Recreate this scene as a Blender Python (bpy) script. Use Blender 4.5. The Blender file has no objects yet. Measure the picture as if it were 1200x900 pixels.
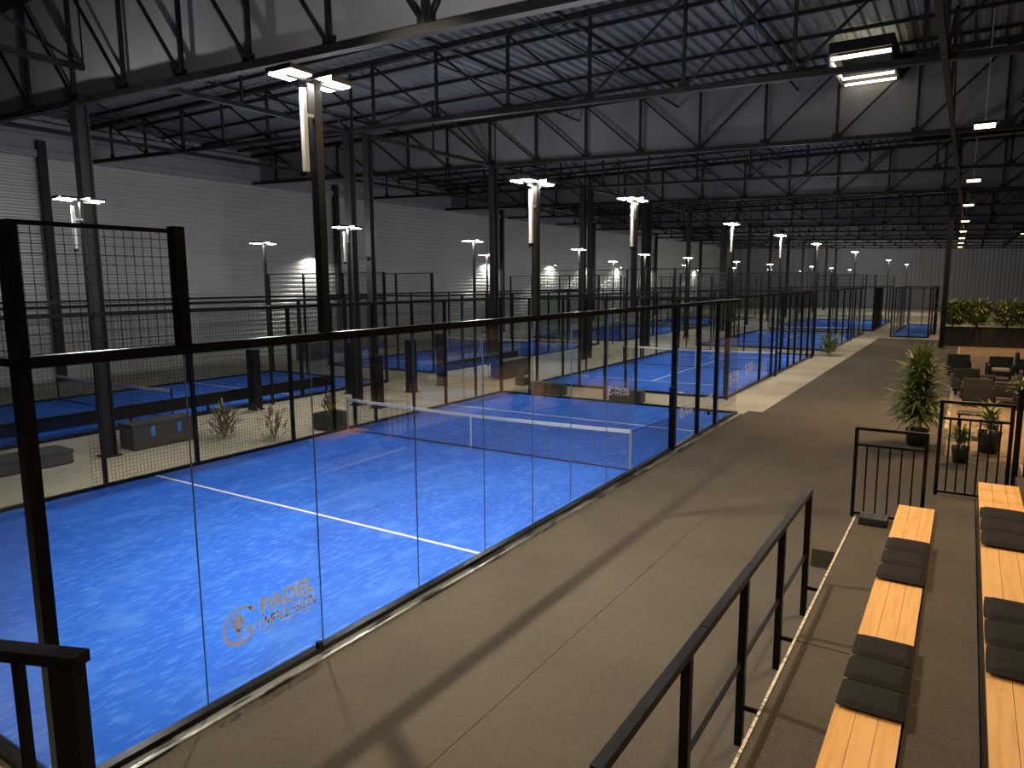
import bpy, math, random
from mathutils import Vector, Matrix
random.seed(7)
C = bpy.context.scene.collection
S = bpy.context.scene

# ------------------------------------------------------------------ camera, world, exposure
cd = bpy.data.cameras.new('camera'); cam = bpy.data.objects.new('camera', cd); C.objects.link(cam)
Rm = Matrix(((0.84314645, -0.07036882, 0.53305936), (0.53764583, 0.12214673, -0.83427642), (-0.00640441, 0.99001435, 0.14082108)))
cam.matrix_world = Matrix.Translation((5.719, -13.730, 4.0)) @ Rm.to_4x4()
cd.sensor_width = 36.0; cd.lens = 833.27 / 1200 * 36; cd.clip_start = 0.05; cd.clip_end = 400
S.camera = cam
w = bpy.data.worlds.new('world'); S.world = w; w.use_nodes = True
w.node_tree.nodes['Background'].inputs[0].default_value = (0.25, 0.32, 0.5, 1)
w.node_tree.nodes['Background'].inputs[1].default_value = 0.02
S.view_settings.view_transform = 'Standard'; S.view_settings.look = 'None'
S.view_settings.exposure = 0.0; S.view_settings.gamma = 1.0; S.view_settings.use_curve_mapping = False
S.cycles.transparent_max_bounces = 48
S.cycles.max_bounces = 7; S.cycles.diffuse_bounces = 3; S.cycles.glossy_bounces = 3
S.cycles.caustics_reflective = False; S.cycles.caustics_refractive = False
S.cycles.sample_clamp_indirect = 4.0

FLOOD = 66.0        # watts of one floodlight head over the courts
BAY = 330.0         # watts of a warm high bay lamp
HATCH = 10.0
WALLW = 90.0
MAST_FILL = 200.0         # watts of the fill light added above each mast for roof and walls

# ------------------------------------------------------------------ materials
def mat(name, col, rough=0.6, metal=0.0, noise=None, emit=None, spec=0.5, bump=None):
    m = bpy.data.materials.new(name); m.use_nodes = True
    nt = m.node_tree; b = nt.nodes['Principled BSDF']
    b.inputs['Base Color'].default_value = (*col, 1); b.inputs['Roughness'].default_value = rough
    b.inputs['Metallic'].default_value = metal; b.inputs['Specular IOR Level'].default_value = spec
    if emit:
        b.inputs['Emission Color'].default_value = (*emit[0], 1); b.inputs['Emission Strength'].default_value = emit[1]
    tc = nt.nodes.new('ShaderNodeTexCoord')
    def mapped(scale):
        mp = nt.nodes.new('ShaderNodeMapping'); mp.inputs['Scale'].default_value = scale
        g = nt.nodes.new('ShaderNodeNewGeometry'); nt.links.new(g.outputs['Position'], mp.inputs['Vector']); return mp
    if noise:   # list of (scale vec, detail, col2, lo, hi)
        prev = None
        for sc, det, col2, lo, hi in noise:
            mp = mapped(sc); n = nt.nodes.new('ShaderNodeTexNoise'); n.inputs['Scale'].default_value = 1; n.inputs['Detail'].default_value = det
            nt.links.new(mp.outputs[0], n.inputs['Vector'])
            r = nt.nodes.new('ShaderNodeMapRange'); r.inputs[1].default_value = lo; r.inputs[2].default_value = hi
            nt.links.new(n.outputs['Fac'], r.inputs[0])
            mx = nt.nodes.new('ShaderNodeMix'); mx.data_type = 'RGBA'
            nt.links.new(r.outputs[0], mx.inputs[0])
            if prev is None: mx.inputs[6].default_value = (*col, 1)
            else: nt.links.new(prev, mx.inputs[6])
            mx.inputs[7].default_value = (*col2, 1); prev = mx.outputs[2]
        nt.links.new(prev, b.inputs['Base Color'])
    if bump:
        mp = mapped((bump[0],) * 3); n = nt.nodes.new('ShaderNodeTexNoise'); n.inputs['Scale'].default_value = 1; n.inputs['Detail'].default_value = 3
        nt.links.new(mp.outputs[0], n.inputs['Vector'])
        bp = nt.nodes.new('ShaderNodeBump'); bp.inputs['Strength'].default_value = bump[1]; bp.inputs['Distance'].default_value = bump[2]
        nt.links.new(n.outputs['Fac'], bp.inputs['Height']); nt.links.new(bp.outputs[0], b.inputs['Normal'])
    return m

def glass_mat(name, tint, strength):
    m = bpy.data.materials.new(name); m.use_nodes = True; nt = m.node_tree; nt.nodes.clear()
    o = nt.nodes.new('ShaderNodeOutputMaterial'); t = nt.nodes.new('ShaderNodeBsdfTransparent'); g = nt.nodes.new('ShaderNodeBsdfGlossy')
    t.inputs[0].default_value = (*tint, 1); g.inputs['Roughness'].default_value = 0.03; g.inputs['Color'].default_value = (1, 1, 1, 1)
    f = nt.nodes.new('ShaderNodeFresnel'); f.inputs[0].default_value = 1.42
    k = nt.nodes.new('ShaderNodeMath'); k.operation = 'MULTIPLY'; k.inputs[1].default_value = strength
    mx = nt.nodes.new('ShaderNodeMixShader')
    nt.links.new(f.outputs[0], k.inputs[0]); nt.links.new(k.outputs[0], mx.inputs[0])
    nt.links.new(t.outputs[0], mx.inputs[1]); nt.links.new(g.outputs[0], mx.inputs[2]); nt.links.new(mx.outputs[0], o.inputs[0])
    return m

M = {}
M['turf'] = mat('blue_turf', (0.022, 0.125, 0.66), 0.9, spec=0.15, noise=[((0.3, 0.4, 1), 5, (0.03, 0.16, 0.74), 0.35, 0.65), ((0.9, 0.5, 1), 6, (0.018, 0.1, 0.56), 0.5, 0.78), ((15, 4.5, 1), 6, (0.09, 0.25, 0.82), 0.5, 0.78), ((2.6, 1.2, 1), 8, (0.07, 0.22, 0.78), 0.52, 0.75)], bump=(60, 0.4, 0.01))
M['line'] = mat('white_line', (0.8, 0.82, 0.85), 0.8)
M['black'] = mat('black_steel', (0.004, 0.004, 0.0045), 0.32, spec=0.22)
M['soot'] = mat('dark_painted_steel', (0.007, 0.007, 0.008), 0.6, spec=0.25, noise=[((2, 2, 2), 3, (0.02, 0.018, 0.016), 0.5, 0.7)])
M['column'] = mat('column_paint', (0.016, 0.015, 0.015), 0.5, spec=0.3)
M['chrome'] = mat('scuffed_steel', (0.62, 0.6, 0.56), 0.3, 0.9, noise=[((9, 1.3, 9), 4, (0.12, 0.11, 0.1), 0.52, 0.6)])
M['glass'] = glass_mat('court_glass', (0.95, 0.965, 0.965), 0.2)
M['joint'] = mat('glass_joint', (0.1, 0.17, 0.34), 0.4)
M['net'] = mat('net_cord', (0.02, 0.03, 0.05), 0.7)
M['band'] = mat('net_tape', (0.82, 0.83, 0.84), 0.7)
M['wire'] = mat('fence_wire', (0.008, 0.008, 0.008), 0.5)
M['carpet'] = mat('walkway_carpet', (0.088, 0.076, 0.06), 0.95, spec=0.15, noise=[((0.7, 0.7, 1), 3, (0.074, 0.064, 0.052), 0.4, 0.65), ((90, 90, 90), 2, (0.14, 0.122, 0.098), 0.5, 0.75)], bump=(120, 0.4, 0.01))
M['floor'] = mat('concrete_floor', (0.42, 0.37, 0.28), 0.85, spec=0.25, noise=[((0.5, 0.5, 1), 5, (0.31, 0.275, 0.215), 0.4, 0.7), ((6, 6, 6), 4, (0.47, 0.41, 0.32), 0.55, 0.75)])
M['tier'] = mat('tribune_carpet', (0.085, 0.07, 0.05), 0.95, spec=0.15, noise=[((1, 1, 1), 3, (0.068, 0.056, 0.042), 0.4, 0.65), ((90, 90, 90), 2, (0.13, 0.11, 0.08), 0.5, 0.75)], bump=(120, 0.4, 0.01))
M['nosing'] = mat('worn_edge', (0.62, 0.52, 0.36), 0.7, noise=[((4, 30, 4), 3, (0.14, 0.11, 0.08), 0.55, 0.62)])
M['wood'] = mat('bench_pine', (0.76, 0.39, 0.105), 0.5, noise=[((26, 1.6, 26), 4, (0.66, 0.31, 0.075), 0.45, 0.7), ((9, 5, 9), 3, (0.42, 0.17, 0.045), 0.68, 0.8)])
M['cushion'] = mat('cushion_cloth', (0.026, 0.022, 0.019), 0.95, spec=0.1, bump=(150, 0.3, 0.004))
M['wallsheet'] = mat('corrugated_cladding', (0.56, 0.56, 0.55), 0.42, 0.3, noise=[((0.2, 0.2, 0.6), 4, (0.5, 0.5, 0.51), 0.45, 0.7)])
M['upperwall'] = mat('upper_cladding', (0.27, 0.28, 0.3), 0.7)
M['backwall'] = mat('end_cladding', (0.5, 0.5, 0.53), 0.7)
M['darkwall'] = mat('black_wall', (0.012, 0.012, 0.014), 0.85)
M['deck'] = mat('roof_deck', (0.13, 0.15, 0.175), 0.6, 0.2, noise=[((0.5, 0.15, 1), 4, (0.09, 0.1, 0.12), 0.42, 0.68)])
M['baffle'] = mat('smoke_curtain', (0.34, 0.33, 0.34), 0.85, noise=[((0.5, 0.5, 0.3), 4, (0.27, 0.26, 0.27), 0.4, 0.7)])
M['baffle_shaded'] = mat('shaded_smoke_curtain', (0.17, 0.17, 0.185), 0.85, noise=[((0.5, 0.5, 0.3), 4, (0.12, 0.12, 0.135), 0.4, 0.7)])  # same curtain sheet, the weaker far light put into a darker colour
M['lampwhite'] = mat('floodlight_lens', (1, 1, 1), 0.5, emit=((1.0, 0.97, 0.88), 38))
M['lampwarm'] = mat('high_bay_lens', (1, 0.9, 0.7), 0.5, emit=((1.0, 0.72, 0.36), 9))
M['hatchglow'] = mat('light_strip', (1, 0.9, 0.7), 0.5, emit=((1.0, 0.86, 0.6), 6))
M['galv'] = mat('galvanised_tube', (0.6, 0.6, 0.58), 0.4, 0.3)
M['mast'] = mat('mast_paint', (0.007, 0.007, 0.007), 0.38, 0.0, spec=0.3)
def vinyl():
    m = bpy.data.materials.new('logo_vinyl'); m.use_nodes = True; nt = m.node_tree; nt.nodes.clear()
    o = nt.nodes.new('ShaderNodeOutputMaterial'); d = nt.nodes.new('ShaderNodeBsdfDiffuse'); t = nt.nodes.new('ShaderNodeBsdfTranslucent'); a = nt.nodes.new('ShaderNodeAddShader')
    d.inputs[0].default_value = (0.78, 0.78, 0.78, 1); t.inputs[0].default_value = (0.2, 0.2, 0.2, 1)
    nt.links.new(d.outputs[0], a.inputs[0]); nt.links.new(t.outputs[0], a.inputs[1]); nt.links.new(a.outputs[0], o.inputs[0]); return m
M['logo'] = vinyl()
M['leaf'] = mat('leaf_green', (0.12, 0.17, 0.035), 0.5, noise=[((9, 9, 9), 2, (0.3, 0.31, 0.08), 0.45, 0.65)])
M['dry'] = mat('dry_leaf', (0.2, 0.16, 0.1), 0.7, noise=[((9, 9, 9), 2, (0.1, 0.08, 0.05), 0.5, 0.7)])
M['pot'] = mat('dark_pot', (0.02, 0.019, 0.018), 0.5)
M['greypot'] = mat('grey_planter', (0.045, 0.045, 0.043), 0.7)
M['soil'] = mat('soil', (0.03, 0.02, 0.012), 1)
M['beige'] = mat('beige_cushion', (0.5, 0.4, 0.26), 0.9)
M['rattan'] = mat('dark_rattan', (0.008, 0.007, 0.006), 0.7, bump=(80, 0.5, 0.01))
M['brown'] = mat('planter_board', (0.012, 0.009, 0.008), 0.7)
M['deckfloor'] = mat('terrace_floor', (0.22, 0.15, 0.085), 0.8, noise=[((1.3, 1.3, 1.3), 4, (0.17, 0.115, 0.07), 0.45, 0.65)])
M['bluebox'] = mat('blue_plastic', (0.05, 0.2, 0.75), 0.4)

# ------------------------------------------------------------------ helpers
class MB:
    def __init__(s): s.v = []; s.f = []
    def box(s, c, d, rot=None):
        n = len(s.v); h = [x / 2 for x in d]
        for sx in (-1, 1):
            for sy in (-1, 1):
                for sz in (-1, 1):
                    p = Vector((sx * h[0], sy * h[1], sz * h[2]))
                    if rot is not None: p = rot @ p
                    s.v.append((p.x + c[0], p.y + c[1], p.z + c[2]))
        for f in ((0, 1, 3, 2), (4, 6, 7, 5), (0, 4, 5, 1), (2, 3, 7, 6), (0, 2, 6, 4), (1, 5, 7, 3)): s.f.append([n + i for i in f])
    def bar(s, p, q, w, h=None):
        p = Vector(p); q = Vector(q); d = q - p
        if d.length < 1e-6: return
        up = Vector((0, 0, 1)) if abs(d.normalized().z) < 0.95 else Vector((0, 1, 0))
        y = d.normalized(); x = y.cross(up).normalized(); z = x.cross(y)
        s.box((p + q) / 2, (w, d.length, h or w), Matrix((x, y, z)).transposed())
    def tri(s, p, q, r=0.003):      # three sided wire
        p = Vector(p); q = Vector(q); d = (q - p).normalized()
        up = Vector((0, 0, 1)) if abs(d.z) < 0.95 else Vector((0, 1, 0))
        x = d.cross(up).normalized(); z = x.cross(d); n = len(s.v)
        for e in (p, q):
            for a in (90, 210, 330):
                v = e + (x * math.cos(math.radians(a)) + z * math.sin(math.radians(a))) * r; s.v.append(tuple(v))
        for i in range(3): s.f.append([n + i, n + (i + 1) % 3, n + 3 + (i + 1) % 3, n + 3 + i])
    def poly(s, pts):
        n = len(s.v); s.v += [tuple(p) for p in pts]; s.f.append(list(range(n, n + len(pts))))
    def lathe(s, c, prof, seg=16):
        n = len(s.v)
        for r, z in prof:
            for i in range(seg):
                a = 2 * math.pi * i / seg; s.v.append((c[0] + r * math.cos(a), c[1] + r * math.sin(a), c[2] + z))
        for j in range(len(prof) - 1):
            for i in range(seg):
                s.f.append([n + j * seg + i, n + j * seg + (i + 1) % seg, n + (j + 1) * seg + (i + 1) % seg, n + (j + 1) * seg + i])
        s.f.append([n + i for i in range(seg)][::-1]); s.f.append([n + (len(prof) - 1) * seg + i for i in range(seg)])
    def mesh(s, name, m, smooth=False):
        me = bpy.data.meshes.new(name); me.from_pydata(s.v, [], s.f); me.materials.append(m)
        if smooth:
            for p in me.polygons: p.use_smooth = True
        return me
def link(name, me, parent=None, loc=(0, 0, 0)):
    o = bpy.data.objects.new(name, me); C.objects.link(o)
    if parent is not None: o.parent = parent
    o.location = loc
    return o
def tag(o, label=None, cat=None, group=None, kind=None):
    if label: o['label'] = label
    if cat: o['category'] = cat
    if group: o['group'] = group
    if kind: o['kind'] = kind
    return o
def thing(name, label, cat, loc=(0, 0, 0), group=None, rz=0):
    o = bpy.data.objects.new(name, None); C.objects.link(o); o.location = loc; o.rotation_euler.z = rz
    o.empty_display_size = 0.1
    return tag(o, label, cat, group)
_cache = {}
def bx(name, parent, c, d, m, label=None, rot=None, bevel=0.0):
    """box part, mesh data shared between equal sizes; c in the parent's coordinates"""
    k = (round(d[0], 3), round(d[1], 3), round(d[2], 3), m.name, bevel)
    if k not in _cache:
        b = MB()
        b.box((0, 0, 0), d); me = b.mesh(name, m)
        if bevel:
            import bmesh
            bm = bmesh.new(); bm.from_mesh(me); bmesh.ops.bevel(bm, geom=list(bm.edges), offset=bevel, segments=3, affect='EDGES', profile=0.6)
            bm.to_mesh(me); bm.free()
            for p in me.polygons: p.use_smooth = True
        _cache[k] = me
    o = link(name, _cache[k], parent, c)
    if rot is not None: o.rotation_euler = rot
    if label: o['label'] = label
    return o
def part(name, mb, m, parent=None, label=None, kind=None, smooth=False):
    o = link(name, mb.mesh(name, m, smooth), parent)
    return tag(o, label, None, None, kind)
def struct(name, mb, m): return part(name, mb, m, kind='structure')
ORD = ['nearest', 'second', 'third', 'fourth', 'fifth', 'sixth', 'seventh', 'eighth', 'ninth', 'tenth', 'eleventh', 'twelfth', 'thirteenth', 'fourteenth', 'fifteenth']
def area(p, d, size, power, col, spread=180, aim=None):
    l = bpy.data.lights.new('lamp_light', 'AREA'); l.energy = power; l.color = col; l.shape = 'RECTANGLE'
    l.size = size[0]; l.size_y = size[1]; l.spread = math.radians(spread)
    o = bpy.data.objects.new('lamp_light', l); C.objects.link(o); o.location = p
    o.rotation_euler = Vector(d).to_track_quat('-Z', 'Y').to_euler()
    return o

def mast_fill(p, power):
    l = bpy.data.lights.new('mast_fill_light', 'POINT'); l.energy = power; l.color = (1.0, 0.98, 0.95); l.shadow_soft_size = 0.12
    o = bpy.data.objects.new('mast_fill_light', l); C.objects.link(o); o.location = p; return o

# ------------------------------------------------------------------ the hall
XL, XR, YB, YF, ZR = -26.65, 13.0, 108.0, -17.0, 10.9
b = MB(); b.box(((XL + XR) / 2, (YB + YF) / 2, -0.1), (XR - XL, YB - YF, 0.2)); struct('floor', b, M['floor'])
def corrugated(u0, u1, pitch, depth):
    """trapezoid profile points (u, offset)"""
    pts = []; u = u0
    while u < u1 - 1e-6:
        for t, o in ((0, 0), (0.3, 0), (0.45, depth), (0.85, depth)): pts.append((min(u + t * pitch, u1), o))
        u += pitch
    pts.append((u1, 0)); return pts
b = MB(); pr = corrugated(0, 9.2, 0.25, 0.035)
for (a, o1), (c, o2) in zip(pr, pr[1:]): b.poly([(XL + o1, YF, a), (XL + o1, YB, a), (XL + o2, YB, c), (XL + o2, YF, c)])
b.box((XL - 0.1, (YB + YF) / 2, 4.6), (0.15, YB - YF, 9.2)); struct('wall_left', b, M['wallsheet'])
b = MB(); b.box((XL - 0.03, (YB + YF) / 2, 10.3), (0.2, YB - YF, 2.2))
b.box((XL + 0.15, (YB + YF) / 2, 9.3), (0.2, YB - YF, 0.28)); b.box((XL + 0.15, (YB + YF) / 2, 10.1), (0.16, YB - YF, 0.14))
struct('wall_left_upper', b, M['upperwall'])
b = MB(); pr = corrugated(XL, XR, 0.5, 0.05)
for (a, o1), (c, o2) in zip(pr, pr[1:]): b.poly([(a, YB - o1, 0), (a, YB - o1, 11.2), (c, YB - o2, 11.2), (c, YB - o2, 0)])
b.box(((XL + XR) / 2, YB + 0.1, 5.6), (XR - XL, 0.15, 11.4)); struct('wall_back', b, M['backwall'])
b = MB(); b.box((XR + 0.1, (YB + YF) / 2, 5.6), (0.2, YB - YF, 11.2)); struct('wall_right', b, M['darkwall'])
b = MB(); b.box(((XL + XR) / 2, YF - 0.1, 5.6), (XR - XL, 0.2, 11.2)); struct('wall_front', b, M['darkwall'])
b = MB(); pr = corrugated(XL, XR, 0.36, -0.07)
for (a, o1), (c, o2) in zip(pr, pr[1:]): b.poly([(a, YF, ZR + o1), (c, YF, ZR + o2), (c, YB, ZR + o2), (a, YB, ZR + o1)])
b.box(((XL + XR) / 2, (YB + YF) / 2, ZR + 0.1), (XR - XL, YB - YF, 0.1)); struct('ceiling', b, M['deck'])

# carpet strips of the walkway
cp = thing('walkway_carpet', 'brown grey carpet covering the walkway between the near court and the tribune', 'carpet')
for x0, x1, y0, y1 in ((0.19, 2.19, -14, 8.6), (2.2, 6.9, -14, 8.6), (0.6, 2.19, 8.61, 21), (2.2, 5.4, 8.61, 21), (0.6, 5.4, 21.01, 42)):
    bx('carpet_strip', cp, ((x0 + x1) / 2, (y0 + y1) / 2, 0.004), (x1 - x0, y1 - y0, 0.008), M['carpet'])
tf = tag(bx('terrace_paving', None, (9.2, 22, 0.006), (7.4, 34, 0.012), M['deckfloor']), 'orange brown lounge floor under the chairs and tables beyond the fence', 'floor covering')

# ------------------------------------------------------------------ roof structure
def zb(x): return 8.45 - 0.03 * x
YT = [-5 + 8.2 * i for i in range(14)]
def truss(i, y, step, off, drop=0.0, baffle=None):
    near = i < 5
    t = thing('roof_truss', '%s dark lattice roof truss counted from the camera%s' % (ORD[i], ', hung with a grey curtain' if baffle else ''), 'truss', (0, y, 0), 'lattice trusses across the hall')
    x0, x1, zt = XL + 0.3, XR - 0.2, ZR - 0.28
    bot = lambda x: zb(x) - drop
    o = MB(); o.bar((x0, 0, bot(x0)), (x1, 0, bot(x1)), 0.17, 0.13); part('bottom_chord', o, M['soot'], t)
    o = MB(); o.bar((x0, 0, zt), (x1, 0, zt), 0.2, 0.16); part('top_chord', o, M['soot'], t)
    xs = []; x = off
    while x > x0: x -= step
    x += step
    while x < x1: xs.append(x); x += step
    for k, x in enumerate(xs):
        o = MB(); o.bar((x, 0, bot(x) + 0.05), (x, 0, zt - 0.05), 0.075); part('vertical', o, M['soot'], t)
        o = MB(); o.box((x, 0, bot(x) + 0.1), (0.28, 0.03, 0.2)); part('gusset', o, M['soot'], t)
        if k + 1 < len(xs):
            x2 = xs[k + 1]
            p, q = ((x, 0, zt - 0.06), (x2, 0, bot(x2) + 0.06)) if x < -3 else ((x, 0, bot(x) + 0.06), (x2, 0, zt - 0.06))
            o = MB(); o.bar(p, q, 0.055); part('diagonal', o, M['soot'], t)
    if baffle:
        a, c = baffle; n = 24; o = MB()
        for k in range(n):
            u, v = a + (c - a) * k / n, a + (c - a) * (k + 1) / n
            yy = lambda s: 0.16 + 0.025 * math.sin(s * 2.1)
            o.poly([(u, yy(u), bot(u)), (v, yy(v), bot(v)), (v, yy(v), zt), (u, yy(u), zt)])
            o.poly([(u, yy(u) + 0.01, bot(u)), (u, yy(u) + 0.01, zt), (v, yy(v) + 0.01, zt), (v, yy(v) + 0.01, bot(v))])
        part('smoke_curtain', o, M['baffle'] if i == 0 else M['baffle_shaded'], t, 'grey hanging smoke curtain')
for i, y in enumerate(YT):
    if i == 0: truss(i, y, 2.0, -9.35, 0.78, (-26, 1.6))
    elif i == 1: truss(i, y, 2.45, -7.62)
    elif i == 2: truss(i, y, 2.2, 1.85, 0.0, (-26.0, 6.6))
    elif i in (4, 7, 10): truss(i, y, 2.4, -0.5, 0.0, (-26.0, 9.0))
    else: truss(i, y, 2.4, -0.5)

def long_truss(x, lab):
    t = thing('bracing_truss', lab, 'truss', (x, 0, 0), 'lengthwise bracing trusses')
    z0, zt = zb(x), ZR - 0.35
    o = MB(); o.bar((0, -13, z0), (0, 104, z0), 0.12); part('bottom_chord', o, M['soot'], t)
    y = -13
    k = 0
    while y < 70:
        o = MB(); o.bar((0, y, z0), (0, y, zt), 0.06); part('vertical', o, M['soot'], t)
        o = MB(); o.bar((0, y, zt if k % 2 else z0), (0, y + 4.1, z0 if k % 2 else zt), 0.05); part('diagonal', o, M['soot'], t)
        y += 4.1; k += 1
long_truss(-20.1, 'lengthwise lattice bracing under the roof near the left wall')
long_truss(-11.2, 'lengthwise lattice bracing over the row of columns between the courts')
long_truss(5.0, 'lengthwise lattice bracing above the walkway lamps')
# purlins under the deck, with light lattice webs
pu = thing('roof_purlins', 'rows of thin black purlins crossing right under the corrugated roof deck', 'purlins')
for i in range(42):
    y = -12 + 2.05 * i
    if min(abs(y - t) for t in YT) < 0.35: continue
    o = MB(); o.bar((XL + 0.3, y, ZR - 0.16), (XR - 0.3, y, ZR - 0.16), 0.07, 0.1); part('purlin', o, M['soot'], pu)
jo = thing('roof_joists', 'lengthwise lattice joists below the roof deck between the trusses', 'joists')
for i, x in enumerate([-24, -16, -7.3, -3.4, 0.6, 8.4]):
    o = MB(); z0, z1 = ZR - 0.8, ZR - 0.26
    o.bar((x, -13, z0), (x, 60, z0), 0.045); o.bar((x, -13, z1), (x, 60, z1), 0.07)
    y = -13.0; k = 0
    while y < 59:
        o.tri((x, y, z0 if k % 2 else z1), (x, y + 1.03, z1 if k % 2 else z0), 0.012); y += 1.03; k += 1
    part('joist', o, M['soot'], jo)

# columns between the court rows, along the left wall, and one by the lounge
for i, y in enumerate(YT):
    c = thing('steel_column', '%s tall dark steel column of the row standing between the two rows of courts' % ORD[i], 'column', (-11.2, y, 0), 'columns between the court rows')
    z = zb(-11.2) - (0.78 if i == 0 else 0)
    o = MB()
    for s in (-1, 1): o.box((0.0, s * 0.12, z / 2), (0.26, 0.025, z))
    o.box((0, 0, z / 2), (0.02, 0.24, z)); part('shaft', o, M['column'], c)
    bx('base_plate', c, (0, 0, 0.0125), (0.42, 0.42, 0.025), M['column'])
    if i in (1, 3, 4, 6):       # built up from two shafts with battens
        o = MB()
        for q in (-1, 1): o.box((0.0, 0.85 + q * 0.1, z / 2), (0.22, 0.025, z))
        o.box((0, 0.85, z / 2), (0.02, 0.2, z)); part('shaft', o, M['column'], c)
        bx('batten', c, (0, 0.43, z * 0.55), (0.04, 0.72, 0.12), M['column']); bx('base_plate', c, (0, 0.85, 0.0125), (0.4, 0.4, 0.025), M['column'])
for i, y in enumerate([1.2, 17.2, 35.2, 52, 69, 86, 102]):
    c = thing('wall_column', '%s slim dark column against the corrugated left wall' % ORD[i], 'column', (XL + 0.25, y, 0), 'columns along the left wall')
    bx('shaft', c, (0, 0, 4.9), (0.26, 0.3, 9.8), M['column']); bx('base_plate', c, (0, 0, 0.02), (0.4, 0.44, 0.04), M['column'])
c = thing('steel_column', 'dark steel column at the far end of the walkway left of the bushes', 'column', (4.55, 35.3, 0))
o = MB(); o.box((0, 0, 4.15), (0.28, 0.28, 8.3)); part('shaft', o, M['black'], c)
bx('base_plate', c, (0, 0, 0.02), (0.45, 0.45, 0.04), M['black'])

# dark ducts in the right of the roof
for y, x0, x1, z, lab in ((11.9, 4.2, 12.6, 9.3, 'nearer black air duct under the roof at the right'), (20.2, 3.4, 12.6, 9.7, 'farther black air duct under the roof at the right')):
    d = thing('air_duct', lab, 'duct', (0, y, z)); bx('duct_body', d, ((x0 + x1) / 2, 0, 0), (x1 - x0, 0.5, 0.42), M['black'])
    for x in (x0 + 1, (x0 + x1) / 2, x1 - 1):
        bx('hanger', d, (x, 0, (ZR - z) / 2), (0.03, 0.03, ZR - z), M['black']); bx('flange', d, (x, 0, 0), (0.06, 0.56, 0.48), M['black'])

# roof hatch with warm light strips
h = thing('roof_light_box', 'rectangular roof light with glowing warm strips above the walkway', 'light', (2.72, 10.25, 10.2))
bx('frame_board', h, (-0.8, 0, 0.1), (0.05, 2.7, 0.6), M['deck']); bx('frame_board', h, (0.8, 0, 0.1), (0.05, 2.7, 0.6), M['soot'])
bx('frame_board', h, (0, 1.35, 0.1), (1.6, 0.05, 0.6), M['deck']); bx('frame_board', h, (0, -1.35, 0.25), (1.6, 0.05, 0.3), M['soot'])
bx('light_strip', h, (0, -1.15, 0.0), (1.5, 0.05, 0.05), M['hatchglow']); bx('light_strip', h, (0, -1.3, 0.0), (1.5, 0.05, 0.05), M['hatchglow'])
bx('light_strip', h, (0, 0.55, -0.15), (1.4, 0.1, 0.05), M['hatchglow']); bx('light_strip', h, (0, 1.1, -0.2), (1.4, 0.07, 0.05), M['hatchglow']); bx('light_strip', h, (-0.74, -0.2, -0.06), (0.04, 1.7, 0.04), M['hatchglow'])
area((2.72, 10.25, 10.2), (0, 0, 1), (1.3, 2.2), HATCH, (1, 0.8, 0.5))

# ------------------------------------------------------------------ padel courts
RAIL = 3.45
def wires_x(o, x0, x1, y, z0, z1, s, r):    # grid of wires in a plane of constant y
    n = max(1, round((x1 - x0) / s)); m = max(1, round((z1 - z0) / s))
    for i in range(n + 1): x = x0 + (x1 - x0) * i / n; o.tri((x, y, z0), (x, y, z1), r)
    for j in range(m + 1): z = z0 + (z1 - z0) * j / m; o.tri((x0, y, z), (x1, y, z), r)
def wires_y(o, y0, y1, x, z0, z1, s, r):
    n = max(1, round((y1 - y0) / s)); m = max(1, round((z1 - z0) / s))
    for i in range(n + 1): y = y0 + (y1 - y0) * i / n; o.tri((x, y, z0), (x, y, z1), r)
    for j in range(m + 1): z = z0 + (z1 - z0) * j / m; o.tri((x, y0, z), (x, y1, z), r)

def text_mesh(txt, y0, y1, z0, z1, shear=0.0):
    cu = bpy.data.curves.new('lettering', 'FONT'); cu.body = txt; cu.size = 1; cu.offset = 0.03 if not shear else 0.006; cu.shear = shear; cu.resolution_u = 3
    o = bpy.data.objects.new('lettering', cu); C.objects.link(o)
    dg = bpy.context.evaluated_depsgraph_get(); me = bpy.data.meshes.new_from_object(o.evaluated_get(dg))
    bpy.data.objects.remove(o)
    xs = [v.co.x for v in me.vertices]; ys = [v.co.y for v in me.vertices]
    a, c, e, g = min(xs), max(xs), min(ys), max(ys)
    for v in me.vertices:
        u = (v.co.x - a) / (c - a); t = (v.co.y - e) / (g - e)
        v.co = (0.0, y0 + (y1 - y0) * u, z0 + (z1 - z0) * t)
    me.materials.clear(); me.materials.append(M['logo'])
    return me
STROKES = {'I': [(0.5, 0, 0.5, 1)], 'M': [(0, 0, 0, 1), (0, 1, 0.5, 0.35), (0.5, 0.35, 1, 1), (1, 1, 1, 0)], 'P': [(0, 0, 0, 1), (0, 1, 0.85, 1), (0.95, 0.95, 0.95, 0.5), (0.85, 0.45, 0, 0.45)],
    'U': [(0, 1, 0, 0.1), (0.05, 0, 0.95, 0), (1, 0.1, 1, 1)], 'L': [(0, 1, 0, 0), (0, 0, 0.85, 0)], 'S': [(0.95, 1, 0.1, 1), (0, 0.95, 0, 0.55), (0.05, 0.5, 0.95, 0.5), (1, 0.45, 1, 0.05), (0.9, 0, 0, 0)],
    'O': [(0, 0.05, 0, 0.95), (0.05, 1, 0.95, 1), (1, 0.95, 1, 0.05), (0.95, 0, 0.05, 0)], 'N': [(0, 0, 0, 1), (0, 1, 1, 0), (1, 0, 1, 1)]}
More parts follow.
